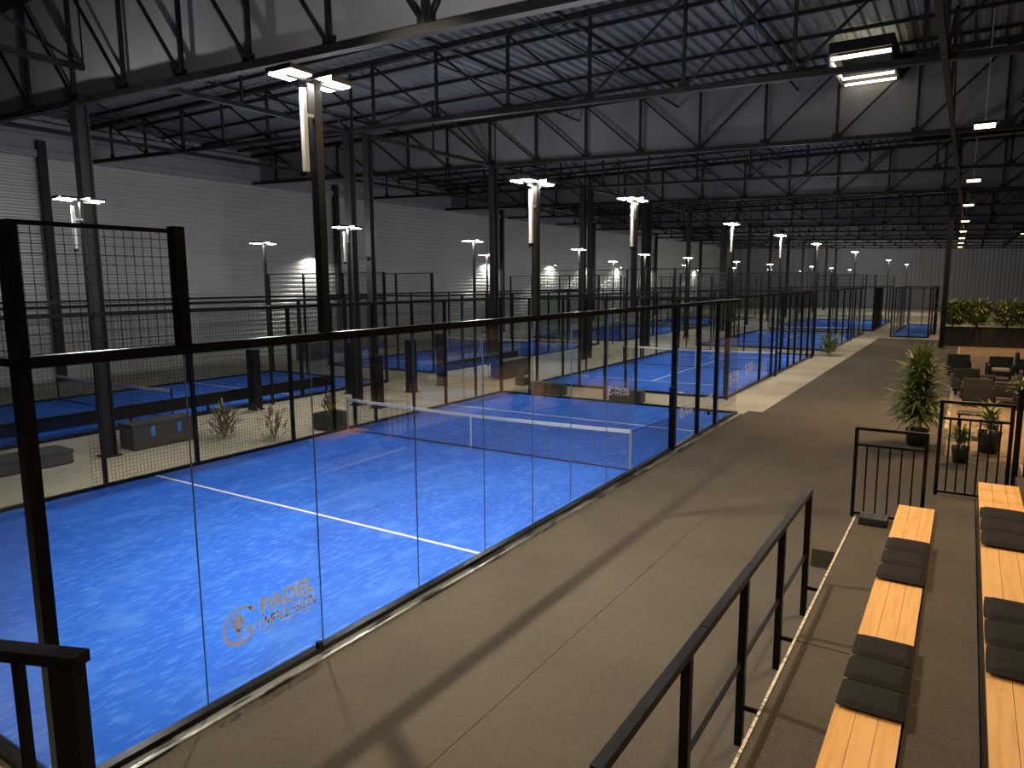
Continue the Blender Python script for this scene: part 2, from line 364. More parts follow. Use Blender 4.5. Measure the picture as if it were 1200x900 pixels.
def stroke_word(txt, y0, y1, z0, z1):
    """sans capitals made of straight strokes, leaning a little"""
    o = MB(); wd = {'I': 0.35, 'M': 1.25}; gap = 0.42
    tot = sum(wd.get(c, 1.0) for c in txt) + gap * (len(txt) - 1) + 0.25; k = (y1 - y0) / tot; h = z1 - z0; u = 0.0; t = h * 0.095
    for c in txt:
        w_ = wd.get(c, 1.0)
        for a, b_, d, e in STROKES[c]:
            if c == 'I': a = d = 0.5
            p = Vector((y0 + (u + a * w_ + 0.25 * b_) * k, z0 + t + b_ * (h - 2 * t))); q = Vector((y0 + (u + d * w_ + 0.25 * e) * k, z0 + t + e * (h - 2 * t)))
            dr = (q - p).normalized(); n_ = Vector((-dr.y, dr.x)) * t; p -= dr * t * 0.9; q += dr * t * 0.9
            o.poly([(0, *(p - n_)), (0, *(q - n_)), (0, *(q + n_)), (0, *(p + n_))])
        u += w_ + gap
    return o.mesh('lettering', M['logo'])
def badge(cy, cz, r):
    """ring with arrow, racket and ball, flat in the y-z plane"""
    o = MB()
    P = lambda u, v, x=0.0: (x, cy + u * r, cz + v * r)
    def arc(a0, a1, r0, w0, w1, n=26):
        for i in range(n):
            A = math.radians(a0 + (a1 - a0) * i / n); B = math.radians(a0 + (a1 - a0) * (i + 1) / n)
            wa = w0 + (w1 - w0) * i / n; wb = w0 + (w1 - w0) * (i + 1) / n
            o.poly([P(math.cos(A) * (r0 - wa), math.sin(A) * (r0 - wa)), P(math.cos(A) * r0, math.sin(A) * r0), P(math.cos(B) * r0, math.sin(B) * r0), P(math.cos(B) * (r0 - wb), math.sin(B) * (r0 - wb))])
    arc(45, 270, 1.0, 0.10, 0.2); arc(270, 368, 1.0, 0.18, 0.05); arc(235, 300, 0.78, 0.03, 0.08, 10)
    o.poly([P(0.52, 0.86), P(0.95, 0.72), P(0.62, 0.42)])
    # racket head with a pattern of holes
    n = 13
    for i in range(n):
        for j in range(n):
            u = (i - (n - 1) / 2) / (n - 1) * 2; v = (j - (n - 1) / 2) / (n - 1) * 2
            if u * u + v * v > 1.06: continue
            hole = i in (3, 6, 9) and j in (3, 5, 7, 9)
            if hole: continue
            x, y = -0.12 + u * 0.33, 0.22 + v * 0.42; a, c = 0.0285, 0.0365
            o.poly([P(x - a, y - c), P(x + a, y - c), P(x + a, y + c), P(x - a, y + c)])
    o.poly([P(-0.26, -0.14), P(0.02, -0.14), P(-0.07, -0.6), P(-0.17, -0.6)])
    o.poly([P(0.5 + 0.17 * math.cos(k * math.pi / 6), -0.34 + 0.17 * math.sin(k * math.pi / 6)) for k in range(12)])
    return o
def logo(court, x, y0, z0, s, face='x'):
    """racket badge and two words, in vinyl on a pane; s = width of the whole mark"""
    e = link('logo', badge(0.18 * s, 0.14 * s, 0.17 * s).mesh('badge', M['logo']), court); e['label'] = 'pale racket badge on the glass'
    a = link('lettering', text_mesh('PADEL', 0.39 * s, 1.0 * s, 0.15 * s, 0.30 * s), e)
    c = link('lettering', stroke_word('IMPULSION', 0.38 * s, 1.0 * s, 0.025 * s, 0.12 * s), e)
    o = MB()
    for u, v in ((0.38, 0.56), (0.61, 0.76), (0.82, 0.98)): o.poly([(0, u * s, -0.018 * s), (0, v * s, -0.018 * s), (0, v * s, -0.006 * s), (0, u * s, -0.006 * s)])
    link('underline', o.mesh('underline', M['logo']), e)
    if face == 'x': e.location = (x, y0, z0)
    else: e.location = (x, y0, z0); e.rotation_euler.z = -math.pi / 2
    return e

def court(label, x0, x1, y0, y1, yn, serv, detail, right, left, far, near, gate, ws, r_wire, chrome=False, step=None, farmesh=True, nearmesh=True, beam=None, farrail=True):
    """x0 right side, x1 left side; right/left list post y's, far/near list post x's"""
    t = thing('padel_court', label, 'padel court', (0, 0, 0), 'glass walled blue padel courts')
    g = M['glass']
    bx('turf', t, ((x0 + x1) / 2, (y0 + y1) / 2, 0.015), (x0 - x1 - 0.1, y1 - y0 - 0.1, 0.03), M['turf'])
    lw = 0.055
    for ys in serv: bx('service_line', t, ((x0 + x1) / 2, ys, 0.033), (x0 - x1 - 0.12, lw, 0.006), M['line'])
    if detail < 3:
        for a, c in ((serv[0], yn), (yn, serv[1])):
            if detail > 1: bx('centre_line', t, ((x0 + x1) / 2, (a + c) / 2, 0.033), (lw, abs(c - a), 0.006), M['line'])
    # kerbs
    for x in (x0, x1): bx('kerb', t, (x, (y0 + y1) / 2, 0.045), (0.1, y1 - y0 + 0.1, 0.09), M['black'])
    for y in (y0, y1): bx('kerb', t, ((x0 + x1) / 2, y, 0.045), (x0 - x1 - 0.1, 0.1, 0.09), M['black'])
    if chrome: bx('steel_edge_strip', t, (x0 + 0.115, (y0 + y1) / 2, 0.02), (0.12, y1 - y0 + 0.2, 0.04), M['chrome'], 'scuffed shiny steel strip along the kerb')
    # rails
    rw = 0.1
    for x in (x0, x1): bx('top_rail', t, (x, (y0 + y1) / 2, RAIL), (rw, y1 - y0 + rw, 0.085), M['black'])
    for y in (y0, y1): bx('top_rail', t, ((x0 + x1) / 2, y, RAIL), (x0 - x1 - rw, rw * 0.7, 0.06), M['black'])
    # corner posts
    hi = 4.45
    bx('corner_post', t, (x0, y0, hi / 2 if nearmesh else RAIL / 2), (0.1, 0.1, hi if nearmesh else RAIL), M['black'])
    bx('corner_post', t, (x1, y0, hi / 2 if nearmesh else RAIL / 2), (0.09, 0.09, hi if nearmesh else RAIL), M['black'])
    bx('corner_post', t, (x1, y1, hi / 2 if farmesh else RAIL / 2), (0.09, 0.09, hi if farmesh else RAIL), M['black'])
    if farmesh: bx('corner_post', t, (x0, y1, hi / 2), (0.09, 0.09, hi), M['black'])
    for x, ps, wd in ((x0, right, 0.09), (x1, left, 0.075)):
        for y in ps: bx('post', t, (x, y, RAIL / 2), (wd, wd, RAIL), M['black'])
    for y, ps, mm in ((y1, far, farmesh), (y0, near, nearmesh)):
        for x in ps: bx('post', t, (x, y, (hi if mm else RAIL) / 2), (0.07, 0.07, hi if mm else RAIL), M['black'])
    # panes
    def panes_y(x, ya, yb, n):
        st = (yb - ya) / n
        for k in range(n):
            a = ya + k * st
            bx('glass_pane', t, (x, a + st / 2, 1.765), (0.012, st - 0.012, 3.3), g)
            if k and detail == 1: bx('joint_strip', t, (x, a, 1.76), (0.014, 0.008, 3.3), M['joint'])
    def panes_x(y, xa, xb, n):
        st = (xb - xa) / n
        for k in range(n):
            a = xa + k * st
            bx('glass_pane', t, (a + st / 2, y, 1.765), (st - 0.012, 0.012, 3.3), g)
    big = 1 if detail == 1 else 2
    L = y1 - y0
    if detail == 1:
        sy = (y0, -10.08, -8.67, -7.04, -5.54, -4.18, -2.87, -1.4, 0.0)
        for k, (a, c) in enumerate(zip(sy, sy[1:])):
            panes_y(x0, a, c, 1)
            if k: bx('joint_strip', t, (x0, a, 1.76), (0.014, 0.008, 3.3), M['joint'])
        panes_y(x0, gate[1], y1, 3)
    else:
        for a, c, n in ((y0, gate[0], 3), (gate[1], y1, 3)): panes_y(x0, a, c, n)
    o = MB()
    ls = sorted([y0, y1] + left)
    # left side: glass at the ends, welded mesh in the middle
    mid0, mid1 = y0 + L * 0.24, y0 + L * 0.76
    panes_y(x1, y0, mid0, 2); panes_y(x1, mid1, y1, 2)
    wires_y(o, mid0, mid1, x1, 0.1, RAIL, ws, r_wire)
    tag(part('mesh_panel', o, M['wire'], t), kind=None)
    panes_x(y1, x1, x0, 4); panes_x(y0, x1, x0, 4)
    if farmesh:
        o = MB(); wires_x(o, x1, x0, y1, RAIL, hi, ws, r_wire); part('mesh_panel', o, M['wire'], t)
        bx('mesh_frame', t, ((x0 + x1) / 2, y1, hi), (x0 - x1, 0.03, 0.03), M['black'])
    if nearmesh:
        o = MB(); wires_x(o, x1, x0, y0, RAIL, hi, ws, r_wire); part('mesh_panel', o, M['wire'], t)
        bx('mesh_frame', t, ((x0 + x1) / 2, y0, hi), (x0 - x1, 0.03, 0.03), M['black'])
    if step:
        for x in (x0, x1):
            ye = y0 + step
            o = MB(); wires_y(o, y0, ye, x, RAIL + 0.05, hi, ws, r_wire); part('mesh_panel', o, M['wire'], t)
            bx('mesh_frame', t, (x, (y0 + ye) / 2, hi), (0.04, step, 0.035), M['black'])
            bx('step_post', t, (x, ye, (RAIL + hi) / 2 + 0.02), (0.1, 0.1, hi - RAIL + 0.04), M['black'])
    if beam:
        ya, yb, za, zc = beam
        bx('barrier_beam', t, (x0 + 0.1, (ya + yb) / 2, (za + zc) / 2), (0.12, yb - ya, zc - za), M['black'], 'broad black beam low along the court side')
        n = int((yb - ya) / 2.2)
        for k in range(n + 1): bx('beam_bracket', t, (x0 + 0.04, ya + 0.1 + (yb - ya - 0.2) * k / n, za / 2 + 0.045), (0.06, 0.06, za + 0.09), M['black'])
    return t

def net(label, x0, x1, y, s, r, ret=None):
    t = thing('padel_net', label, 'net', (0, y, 0.03), 'nets across the courts')
    H = 0.88
    o = MB(); wires_x(o, x1 + 0.12, x0 - 0.12, 0, 0.02, H - 0.04, s, r); part('net_mesh', o, M['net'], t)
    n = 20; o = MB()
    xs = [x1 + 0.1 + (x0 - x1 - 0.2) * k / n for k in range(n + 1)]
    sag = lambda x: H - 0.05 * (1 - ((x - (x0 + x1) / 2) / ((x0 - x1) / 2)) ** 2)
    for a, c in zip(xs, xs[1:]): o.bar((a, 0, sag(a) - 0.03), (c, 0, sag(c) - 0.03), 0.035, 0.075)
    part('net_band', o, M['band'], t, 'white tape along the top of the net')
    bx('centre_strap', t, ((x0 + x1) / 2, 0, 0.42), (0.035, 0.02, 0.84), M['band'], 'white strap at the middle of the net')
    for x in (x0 - 0.09, x1 + 0.09): bx('net_post', t, (x, 0, 0.45), (0.035, 0.035, 0.9), M['galv'] if ret else M['black'])
    bx('bottom_cord', t, ((x0 + x1) / 2, 0, 0.02), (x0 - x1 - 0.2, 0.02, 0.025), M['net'])
    if ret:
        o = MB()
        for k in range(int(ret / s) + 1):
            yy = k * s; o.tri((x0 - 0.04, yy, 0.05), (x0 - 0.04, yy, 0.86 - 0.05 * yy), r)
        for k in range(int(0.8 / s)): o.tri((x0 - 0.04, 0, 0.05 + k * s), (x0 - 0.04, ret, 0.05 + k * s * 0.95), r)
        part('side_net', o, M['net'], t)
        o = MB(); o.bar((x0 - 0.04, 0, 0.87), (x0 - 0.04, ret, 0.78), 0.018); part('side_cord', o, M['net'], t)
    return t

X0, X1 = 0.0, -8.5
cA = court('large blue padel court nearest the camera, with logo on its glass', X0, X1, -11.35, 7.8, 0, (-5.5, 4.65), 1,
      [4.11, 5.68], [-10.0, -4.5, -1.8, -0.4, 1.2, 2.9, 4.5], [-7.3, -4.35, -3.25, -1.9], [-6.4, -4.2, -2.1], (0.0, 2.33), 0.075, 0.0035, True, 1.28, farmesh=False)
bx('gate_post', cA, (0, 2.33, RAIL / 2), (0.07, 0.07, RAIL), M['black']); bx('gate_post', cA, (0, 2.28, 0.79), (0.14, 0.14, 1.5), M['black'], 'stout short black post beside the net')
logo(cA, 0.012, -9.9, 0.575, 1.14)
logo(cA, 0.012, 2.75, 0.72, 0.95); logo(cA, 0.012, 4.5, 0.70, 0.9); logo(cA, -4.3, 7.78, 0.3, 0.85, 'y')
bx('clamp', cA, (0.03, -8.75, 0.12), (0.05, 0.06, 0.07), M['black']); bx('clamp', cA, (0.03, 5.0, 0.5), (0.07, 0.06, 0.09), M['black'])
net('net of the nearest court with white tape and centre strap', X0, X1, 0, 0.048, 0.0036, 2.2)

cB = court('second blue padel court, directly beyond the nearest one along the walkway', -1.12, -8.6, 10.55, 27.1, 18.8, (13.4, 24.2), 2,
      [15.3, 17.3, 19.0, 20.6, 22.0, 23.6, 25.3], [12.7, 14.9, 17, 19.2, 21.3, 23.5], [-6.7, -4.8, -3], [-6.7, -4.8, -3], (17.3, 20.6), 0.16, 0.005)
logo(cB, -1.10, 10.9, 0.45, 1.3); logo(cB, -1.10, 13.0, 0.6, 1.2)
net('net of the second court in the walkway row', -1.12, -8.6, 18.8, 0.12, 0.005)
court('third blue padel court along the walkway, behind the small bush', -0.9, -8.6, 30.4, 46.5, 38.4, (33, 44), 2,
      [33, 35.7, 38.4, 41, 43.8], [34, 38, 42], [-6, -3.4], [-6, -3.4], (37, 40), 0.22, 0.006)
net('net of the third court in the walkway row', -0.9, -8.6, 38.4, 0.2, 0.006)
cC = court('fourth blue padel court along the walkway, behind a cluster of black posts', -0.6, -8.6, 49.6, 66, 58, (52, 64), 3,
      [50.1, 50.7, 51.4, 52.1, 52.9, 53.8, 54.8, 56, 60, 63], [54, 58, 62], [-6, -3.4], [-6, -3.4], (57, 59), 0.3, 0.008)
net('net of the fourth court in the walkway row', -0.6, -8.6, 58, 0.25, 0.008)
court('small far blue court closing the end of the walkway', 3.5, 1.2, 43.6, 60, 52, (47, 57), 3,
      [48, 53], [46, 52], [2.3], [2.3], (51, 53), 0.3, 0.008, farmesh=False, nearmesh=False)

LX0, LX1 = -14.1, -21.1
court('first blue court of the left row, partly cut off at the left picture edge', LX0, LX1, -10.5, 7.8, -1.5, (-6.5, 3.5), 2,
      [-8, -5.6, -3.4, 3.4, 5.6], [-7, -3.5, 0, 3.5], [-18.8, -16.4], [-18.8, -16.4], (-2.5, -0.5), 0.16, 0.005, beam=(-10.3, 4.6, 0.3, 0.66))
net('net of the first court in the left row', LX0, LX1, -1.5, 0.12, 0.005)
court('second blue court of the left row, seen past the net of the nearest court', LX0 - 0.2, LX1 + 0.1, 11.1, 28, 19.5, (14, 25.5), 2,
      [13.3, 15.5, 17.7, 21.5, 23.8, 26], [14, 17.5, 21, 25], [-18.8, -16.4], [-18.8, -16.4], (18.5, 20.5), 0.18, 0.005, beam=(11.3, 18.0, 0.12, 0.45))
net('net of the second court in the left row', LX0 - 0.2, LX1 + 0.1, 19.5, 0.14, 0.005)
court('third blue court of the left row', LX0, LX1, 31, 47.5, 39, (34, 44.5), 3,
      [34, 37, 41, 44], [35, 39, 43], [-18.8, -16.4], [-18.8, -16.4], (38, 40), 0.26, 0.007)
net('net of the third court in the left row', LX0, LX1, 39, 0.25, 0.007)
court('farthest blue court of the left row', LX0, LX1, 51, 67.5, 59, (54, 64.5), 3,
      [54, 57, 61, 64], [55, 59, 63], [-18.8, -16.4], [-18.8, -16.4], (58, 60), 0.3, 0.008)
net('net of the farthest court in the left row', LX0, LX1, 59, 0.3, 0.008)

# black gate standing at the end of the walkway
g = thing('tall_gate', 'tall black gate leaf beside the small far court', 'gate', (3.75, 47.5, 0))
bx('gate_leaf', g, (0, 0.6, 1.7), (0.06, 1.6, 3.3), M['black']); bx('gate_frame', g, (0, -0.25, 1.75), (0.14, 0.14, 3.5), M['black']); bx('gate_frame', g, (0, 1.45, 1.75), (0.14, 0.14, 3.5), M['black'])

# ------------------------------------------------------------------ floodlight masts
WARM = (1.0, 0.93, 0.80)
def flood(label, x, y, z0, z1, power, tube=True, group='floodlight masts over the courts', w=0.1, heads=2):
    t = thing('floodlight_mast', label, 'light mast', (x, y, z0), group)
    H = z1 - z0
    bx('pole', t, (0, 0, H / 2), (w, w, H), M['mast'] if z0 < 1 else M['mast'])
    if tube: bx('bracket_tube', t, (0.02, -0.17, H - 0.5), (0.05, 0.05, 0.8), M['galv'], 'pale hanging tube'); bx('tube_foot', t, (0.02, -0.17, H - 0.93), (0.06, 0.06, 0.05), M['black']); bx('tube_arm', t, (0.02, -0.08, H - 0.35), (0.03, 0.16, 0.03), M['galv'])
    bx('cross_arm', t, (0, 0, H), (0.05, 0.7, 0.04), M['mast'])
    for s in (-1, 1):
        hd = bx('lamp_head', t, (-0.05, s * 0.26, H + 0.045), (0.36, 0.3, 0.05), M['mast'])
        bx('lens', hd, (0, 0, -0.03), (0.32, 0.26, 0.014), M['lampwhite'], 'glowing white lens')
        if power and s == 1: mast_fill((x - 0.05, y, z1 + 0.12), MAST_FILL * (1.45 if y < 8 else (0.5 if y < 60 else 1.4)))
        if y > 9: power_ = power * 1.5
        else: power_ = power
        if power: area((x - 0.05, y + s * 0.26, z1 - 0.005), (-0.3 if x == 0 else (0.45 if x == -8.72 else 0), 0, -1), (0.32, 0.26), power_, WARM, 180)
for i, (y, z) in enumerate(((-8.45, 6.02), (-4.07, 5.5), (-0.2, 5.6))):
    flood('%s twin headed floodlight mast on the walkway side rail of the nearest court' % ['nearest and largest', 'middle', 'third'][i], 0, y, RAIL + 0.045, z, FLOOD, w=0.095)
for i, y in enumerate((10.3, 17.5, 25.8, 38.5, 61.5, 84)):  # farthest mast is added to brighten the back wall
    flood('%s floodlight mast of the far courts along the walkway edge, the farthest one added' % ORD[i], -0.98 if i < 3 else -0.75, y, 0.0, 5.85, FLOOD * (1 if i < 4 else 1), tube=i < 2, w=0.075)
for i, (y, z) in enumerate(((-6.4, 5.6), (0.6, 5.5), (6.5, 5.4), (14.4, 5.4), (21.9, 5.4), (28.8, 5.4), (39.4, 5.4), (50, 5.4), (69, 5.5), (82, 5.5), (98, 5.5))):  # farthest masts of this row are added, light for the back wall
    flood('%s floodlight mast on the left side of the walkway row of courts, the farthest ones added' % ORD[i], -8.72, y, 0.0, z, FLOOD * 0.9, tube=i < 2, w=0.07)
for i, y in enumerate((1.8, 14.6, 29, 43, 57, 72, 90)):  # here too the farthest masts are added to light the back wall
    flood('%s floodlight mast of the left row of courts, the farthest ones added' % ORD[i], -13.75, y, 0.0, 5.3, FLOOD, tube=False, w=0.07)

# wall washers on the left wall, close to the columns
for i, y in enumerate((15.4, 33.4, 43.5, 50.2, 58, 67.2, 84)):
    t = thing('wall_washer', '%s small lamp washing the corrugated left wall with light' % ORD[i], 'lamp', (XL + 0.55, y, 5.6), 'small lamps on the left wall')
    bx('housing', t, (0, 0, 0), (0.2, 0.25, 0.1), M['black']); bx('wall_arm', t, (-0.25, 0, 0), (0.4, 0.04, 0.04), M['black'])
    bx('lens', t, (-0.02, 0, -0.055), (0.14, 0.18, 0.01), M['lampwhite'])
    area((XL + 0.55, y, 5.52), (-0.25, 0, -1), (0.15, 0.18), WALLW, (1, 0.97, 0.85), 150)

# warm high bay lamps in a row over the walkway and tribune
for i, y in enumerate((-15.0, -2.6, 9.2, 21.3, 32.5, 44.9, 57.0, 68.3, 79, 90)):
    z = 8.0
    t = thing('high_bay_lamp', '%s warm rectangular lamp of the row hanging over the walkway' % ORD[i], 'ceiling lamp', (5.95 - 0.017 * (y + 2), y, z), 'warm lamps hanging over the walkway')
    bx('housing', t, (0, 0, 0.04), (0.5, 0.32, 0.07), M['black']); bx('lens', t, (0, 0, -0.03), (0.46, 0.28, 0.07), M['lampwarm'], 'glowing warm lens')
    bx('suspension_cable', t, (0, 0, (ZR - z) / 2), (0.02, 0.02, ZR - z - 0.1), M['galv'])
    area((5.95 - 0.017 * (y + 2), y, z - 0.08), (-0.05, 0, -1), (0.46, 0.28), BAY * (1.0 if i < 3 else 0.5), (1.0, 0.74, 0.46), 165)

# ------------------------------------------------------------------ tribune
tr = thing('tribune', 'stepped tribune clad in dark brown carpet', 'tribune', (0, 0, 0))
bx('lower_tier', tr, (5.01, -7.9, 0.21), (1.06, 11.8, 0.42), M['tier']); bx('middle_tier', tr, (5.775, -7.8, 0.41), (0.47, 12.4, 0.82), M['tier'])
bx('upper_tier', tr, (7.2, -7.8, 0.62), (1.5, 12.4, 1.24), M['tier']); bx('middle_tier', tr, (6.22, -7.8, 0.41), (0.44, 12.4, 0.82), M['tier'])
bx('edge_strip', tr, (4.485, -7.9, 0.415), (0.025, 11.8, 0.03), M['nosing'], 'worn pale strip on the tier edge')
bx('tread_seam', tr, (4.95, -6.55, 0.423), (0.9, 0.006, 0.004), M['black'])
tag(bx('step_block', None, (4.27, -2.88, 0.138), (0.34, 1.0, 0.26), M['tier']), 'small carpeted step block at the foot of the tribune edge', 'step')
tag(bx('cable_box', None, (4.76, -2.28, 0.485), (0.38, 0.3, 0.12), M['pot'], bevel=0.02), 'black flat box on the lower tier under the fence', 'box')

def bench(lab, x0, x1, z, y0, y1, riser):
    t = thing('wooden_bench', lab, 'bench', ((x0 + x1) / 2, (y0 + y1) / 2, z), 'wooden tribune benches')
    n = 3; wd = (x1 - x0) / n
    ys = [y0, y0 + (y1 - y0) * 0.5, y1]
    for a, c in zip(ys, ys[1:]):
        for k in range(n):
            bx('plank', t, (x0 + wd * (k + 0.5) - (x0 + x1) / 2, (a + c) / 2 - (y0 + y1) / 2, -0.02), (wd - 0.003, c - a - 0.004, 0.04), M['wood'])
    bx('riser_board', t, (-(x1 - x0) / 2 + 0.03, 0, -0.04 - riser / 2), (0.03, y1 - y0, riser), M['black'])
    bx('riser_board', t, ((x1 - x0) / 2 - 0.03, 0, -0.03 - 0.01), (0.03, y1 - y0, 0.02), M['black'])
    for k in range(6): bx('bench_support', t, (0, -(y1 - y0) / 2 + 0.2 + k * (y1 - y0 - 0.4) / 5, -0.04 - riser / 2), ((x1 - x0) - 0.1, 0.06, riser), M['black'])
bench('lower wooden bench with grey cushions along the tribune front', 5.09, 5.53, 0.86, -13.4, -2.6, 0.4)
bench('upper wooden bench with grey cushions at the right picture edge', 6.0, 6.45, 1.30, -13.4, -2.5, 0.44)
cb = {}
def cushion(x, y, z, w, l, lab, grp):
    k = (round(w, 2), round(l, 2))
    if k not in cb:
        o = MB(); n = 8; T = 0.055
        def pt(i, j, top):
            u, v = i / n * 2 - 1, j / n * 2 - 1
            e = max(abs(u), abs(v)); h = T * (1 - 0.55 * e ** 6); h = h * (1.0 + 0.1 * math.cos(u * 1.2))
            rr = 1 - 0.03 * (abs(u * v)) ** 3
            return (u * w / 2 * rr, v * l / 2 * rr, h if top else (T - h) * 0.8)
        for top in (True, False):
            for i in range(n):
                for j in range(n):
                    q = [pt(i, j, top), pt(i + 1, j, top), pt(i + 1, j + 1, top), pt(i, j + 1, top)]
                    o.poly(q if top else q[::-1])
        for i in range(n):
            o.poly([pt(i, 0, False), pt(i + 1, 0, False), pt(i + 1, 0, True), pt(i, 0, True)]); o.poly([pt(i, n, True), pt(i + 1, n, True), pt(i + 1, n, False), pt(i, n, False)])
            o.poly([pt(0, i, True), pt(0, i + 1, True), pt(0, i + 1, False), pt(0, i, False)]); o.poly([pt(n, i, False), pt(n, i + 1, False), pt(n, i + 1, True), pt(n, i, True)])
        cb[k] = o.mesh('cushion', M['cushion'], True)
    c = link('cushion', cb[k], None, (x, y, z)); c.rotation_euler.z = random.uniform(-0.03, 0.03)
    tag(c, lab, 'cushion', grp)
pos = ['front', 'middle', 'back']
for (x, z, w, runs, bn) in ((5.32, 0.86, 0.46, ((-8.32, -7.05, 'nearer'), (-5.62, -4.2, 'farther')), 'lower'), (6.23, 1.30, 0.46, ((-8.15, -6.72, 'nearer'), (-5.3, -3.85, 'farther')), 'upper')):
    for a, c, lab in runs:
        l = (c - a) / 3
        for k in range(3): cushion(x, a + l * (k + 0.5), z + 0.002, w, l - 0.01, 'dark cushion, %s of three in the %s set on the %s bench' % (pos[k], lab, bn), 'grey cushions on the benches')

# handrail on the walkway side
hr = thing('handrail', 'black steel handrail with square posts in front of the tribune', 'railing', (4.3, 0, 0))
for y in (-9.35, -7.88, -6.44, -5.02):
    bx('post', hr, (0, y, 0.76), (0.065, 0.065, 1.52), M['black']); 
    bx('bracket', hr, (0.09, y, 0.36), (0.18, 0.02, 0.04), M['black']); bx('foot_clip', hr, (0.03, y, 0.03), (0.1, 0.06, 0.05), M['chrome'])
for a, c in zip((-10.75, -9.0, -7.7, -6.4), (-9.01, -7.71, -6.41, -5.0)):
    bx('top_rail', hr, (0, (a + c) / 2, 1.55), (0.068, c - a, 0.06), M['black'])
for a, c in zip((-9.35, -7.88, -6.44), (-7.88, -6.44, -5.02)): bx('middle_rail', hr, (0, (a + c) / 2, 0.78), (0.03, c - a - 0.06, 0.03), M['black'])
hr2 = hr
# fences at the end of the tribune
def fence(lab, x0, x1, y, z0, z1, n, drop=0.26):
    t = thing('guard_fence', lab, 'fence', ((x0 + x1) / 2, y, z0), 'black baluster fences at the tribune end')
    w = x1 - x0
    for x in (-w / 2, w / 2): bx('post', t, (x, 0, (z1 - z0) / 2), (0.05, 0.05, z1 - z0), M['black'])
    bx('top_rail', t, (0, 0, z1 - z0 - 0.015), (w + 0.05, 0.06, 0.04), M['black']); bx('middle_rail', t, (0, 0, z1 - z0 - drop), (w - 0.05, 0.035, 0.035), M['black'])
    bx('bottom_rail', t, (0, 0, 0.06), (w - 0.05, 0.035, 0.035), M['black'])
    for k in range(n):
        x = -w / 2 + w * (k + 1) / (n + 1); bx('baluster', t, (x, 0, (z1 - z0 - drop) / 2 + 0.03), (0.022, 0.022, z1 - z0 - drop - 0.07), M['black'])
fence('lower black baluster fence at the end of the lower bench', 4.44, 5.36, -2.05, 0.42, 1.81, 5)
fence('higher black baluster fence at the end of the middle tier', 5.50, 6.36, -1.63, 0.82, 2.25, 6)
fence('black baluster fence right of the tall end post', 6.56, 7.6, -1.63, 1.24, 2.5, 6)
p = thing('end_post', 'tall black post with finial at the end of the upper bench', 'post', (6.44, -1.64, 0.82))
bx('shaft', p, (0, 0, 0.8), (0.07, 0.07, 1.6), M['black']); o = MB(); o.lathe((0, 0, 1.6), [(0.03, 0), (0.05, 0.03), (0.05, 0.07), (0.02, 0.1)]); part('finial', o, M['black'], p)

# railing of the upper landing, cut off at the bottom left of the picture
ld = thing('landing', 'dark landing that carries the near railing', 'landing', (0, 0, 0))
D = Vector((3.08 - 2.61, -12.53 + 12.717, 0)).normalized(); ang = math.atan2(D.y, D.x); Nv = Vector((D.y, -D.x, 0))
E0 = Vector((3.075, -12.535, 0)); rz = (0, 0, ang)
cpt = E0 - D * 1.1 + Nv * 0.75
bx('landing_slab', ld, (cpt.x, cpt.y, 1.5), (2.3, 1.6, 0.12), M['tier'], rot=rz)
for s in (-1, 1):
    q = cpt + D * s * 0.9; bx('landing_leg', ld, (q.x, q.y, 0.72), (0.1, 0.1, 1.44), M['black'], rot=rz)
rl = thing('landing_railing', 'black railing corner with flat top rail at the bottom left, very close to the camera', 'railing', (E0.x, E0.y, 1.56), rz=ang)
bx('top_rail', rl, (-0.99, 0, 1.09), (2.0, 0.075, 0.045), M['black']); bx('post', rl, (-0.035, 0, 0.54), (0.06, 0.06, 1.06), M['black'])
for k in range(8): bx('baluster', rl, (-0.27 - 0.23 * k, 0, 0.55), (0.032, 0.032, 1.05), M['black'])

# ------------------------------------------------------------------ padded pillars, boxes and planters between the courts
for i, (x, y, h, lab) in enumerate(((-14.35 + 0.9, 0.9, 1.95, 'black padded pillar in front of the first left court'), (-13.2, 4.9, 1.9, 'black padded pillar left of the net end'),
        (-10.24, 3.13, 1.75, 'black padded pillar nearest to the left wall of the large court'), (-11.5, 6.3, 1.95, 'slim black padded pillar, left one of the pair before the second left court'), (-11.6, 8.25, 2.05, 'black padded pillar, right one of the pair before the second left court'))):
    t = thing('padded_pillar', lab, 'pillar', (x, y, 0), 'black padded pillars between the courts')
    bx('padding', t, (0, 0, h / 2 + 0.02), (0.34, 0.3, h - 0.04), M['black'], bevel=0.03); bx('base_plate', t, (0, 0, 0.02), (0.4, 0.36, 0.04), M['soot'])
def crate(lab, x, y, w, l, h, m, lid=True):
    t = thing('storage_bench', lab, 'storage bench', (x, y, 0))
    bx('body', t, (0, 0, h / 2), (w, l, h - 0.04 if lid else h), m, bevel=0.01)
    if lid: bx('lid', t, (0, 0, h - 0.0), (w + 0.04, l + 0.04, 0.05), m)
    return t
s1 = crate('dark grey storage bench left of the nearest court', -11.4, -3.6, 0.6, 1.7, 0.62, M['greypot'])
for yy in (-0.35, 0.35): bx('blue_panel', s1, (0.305, yy, 0.42), (0.012, 0.1, 0.25), M['bluebox'], 'small blue panel')
crate('flat grey floor box left of the nearest court, close to the picture edge', -11.6, -6.6, 0.8, 1.6, 0.3, M['greypot'])
crate('grey bench box between the second courts of both rows', -10.6, 11.9, 0.5, 2.0, 0.75, M['greypot'])
crate('low dark grey box behind the far wall of the nearest court, left side', -6.95, 8.5, 1.4, 0.4, 0.42, M['greypot'], False)
crate('low dark grey box behind the far wall of the nearest court, centre', -3.8, 8.4, 1.15, 0.4, 0.42, M['greypot'], False)
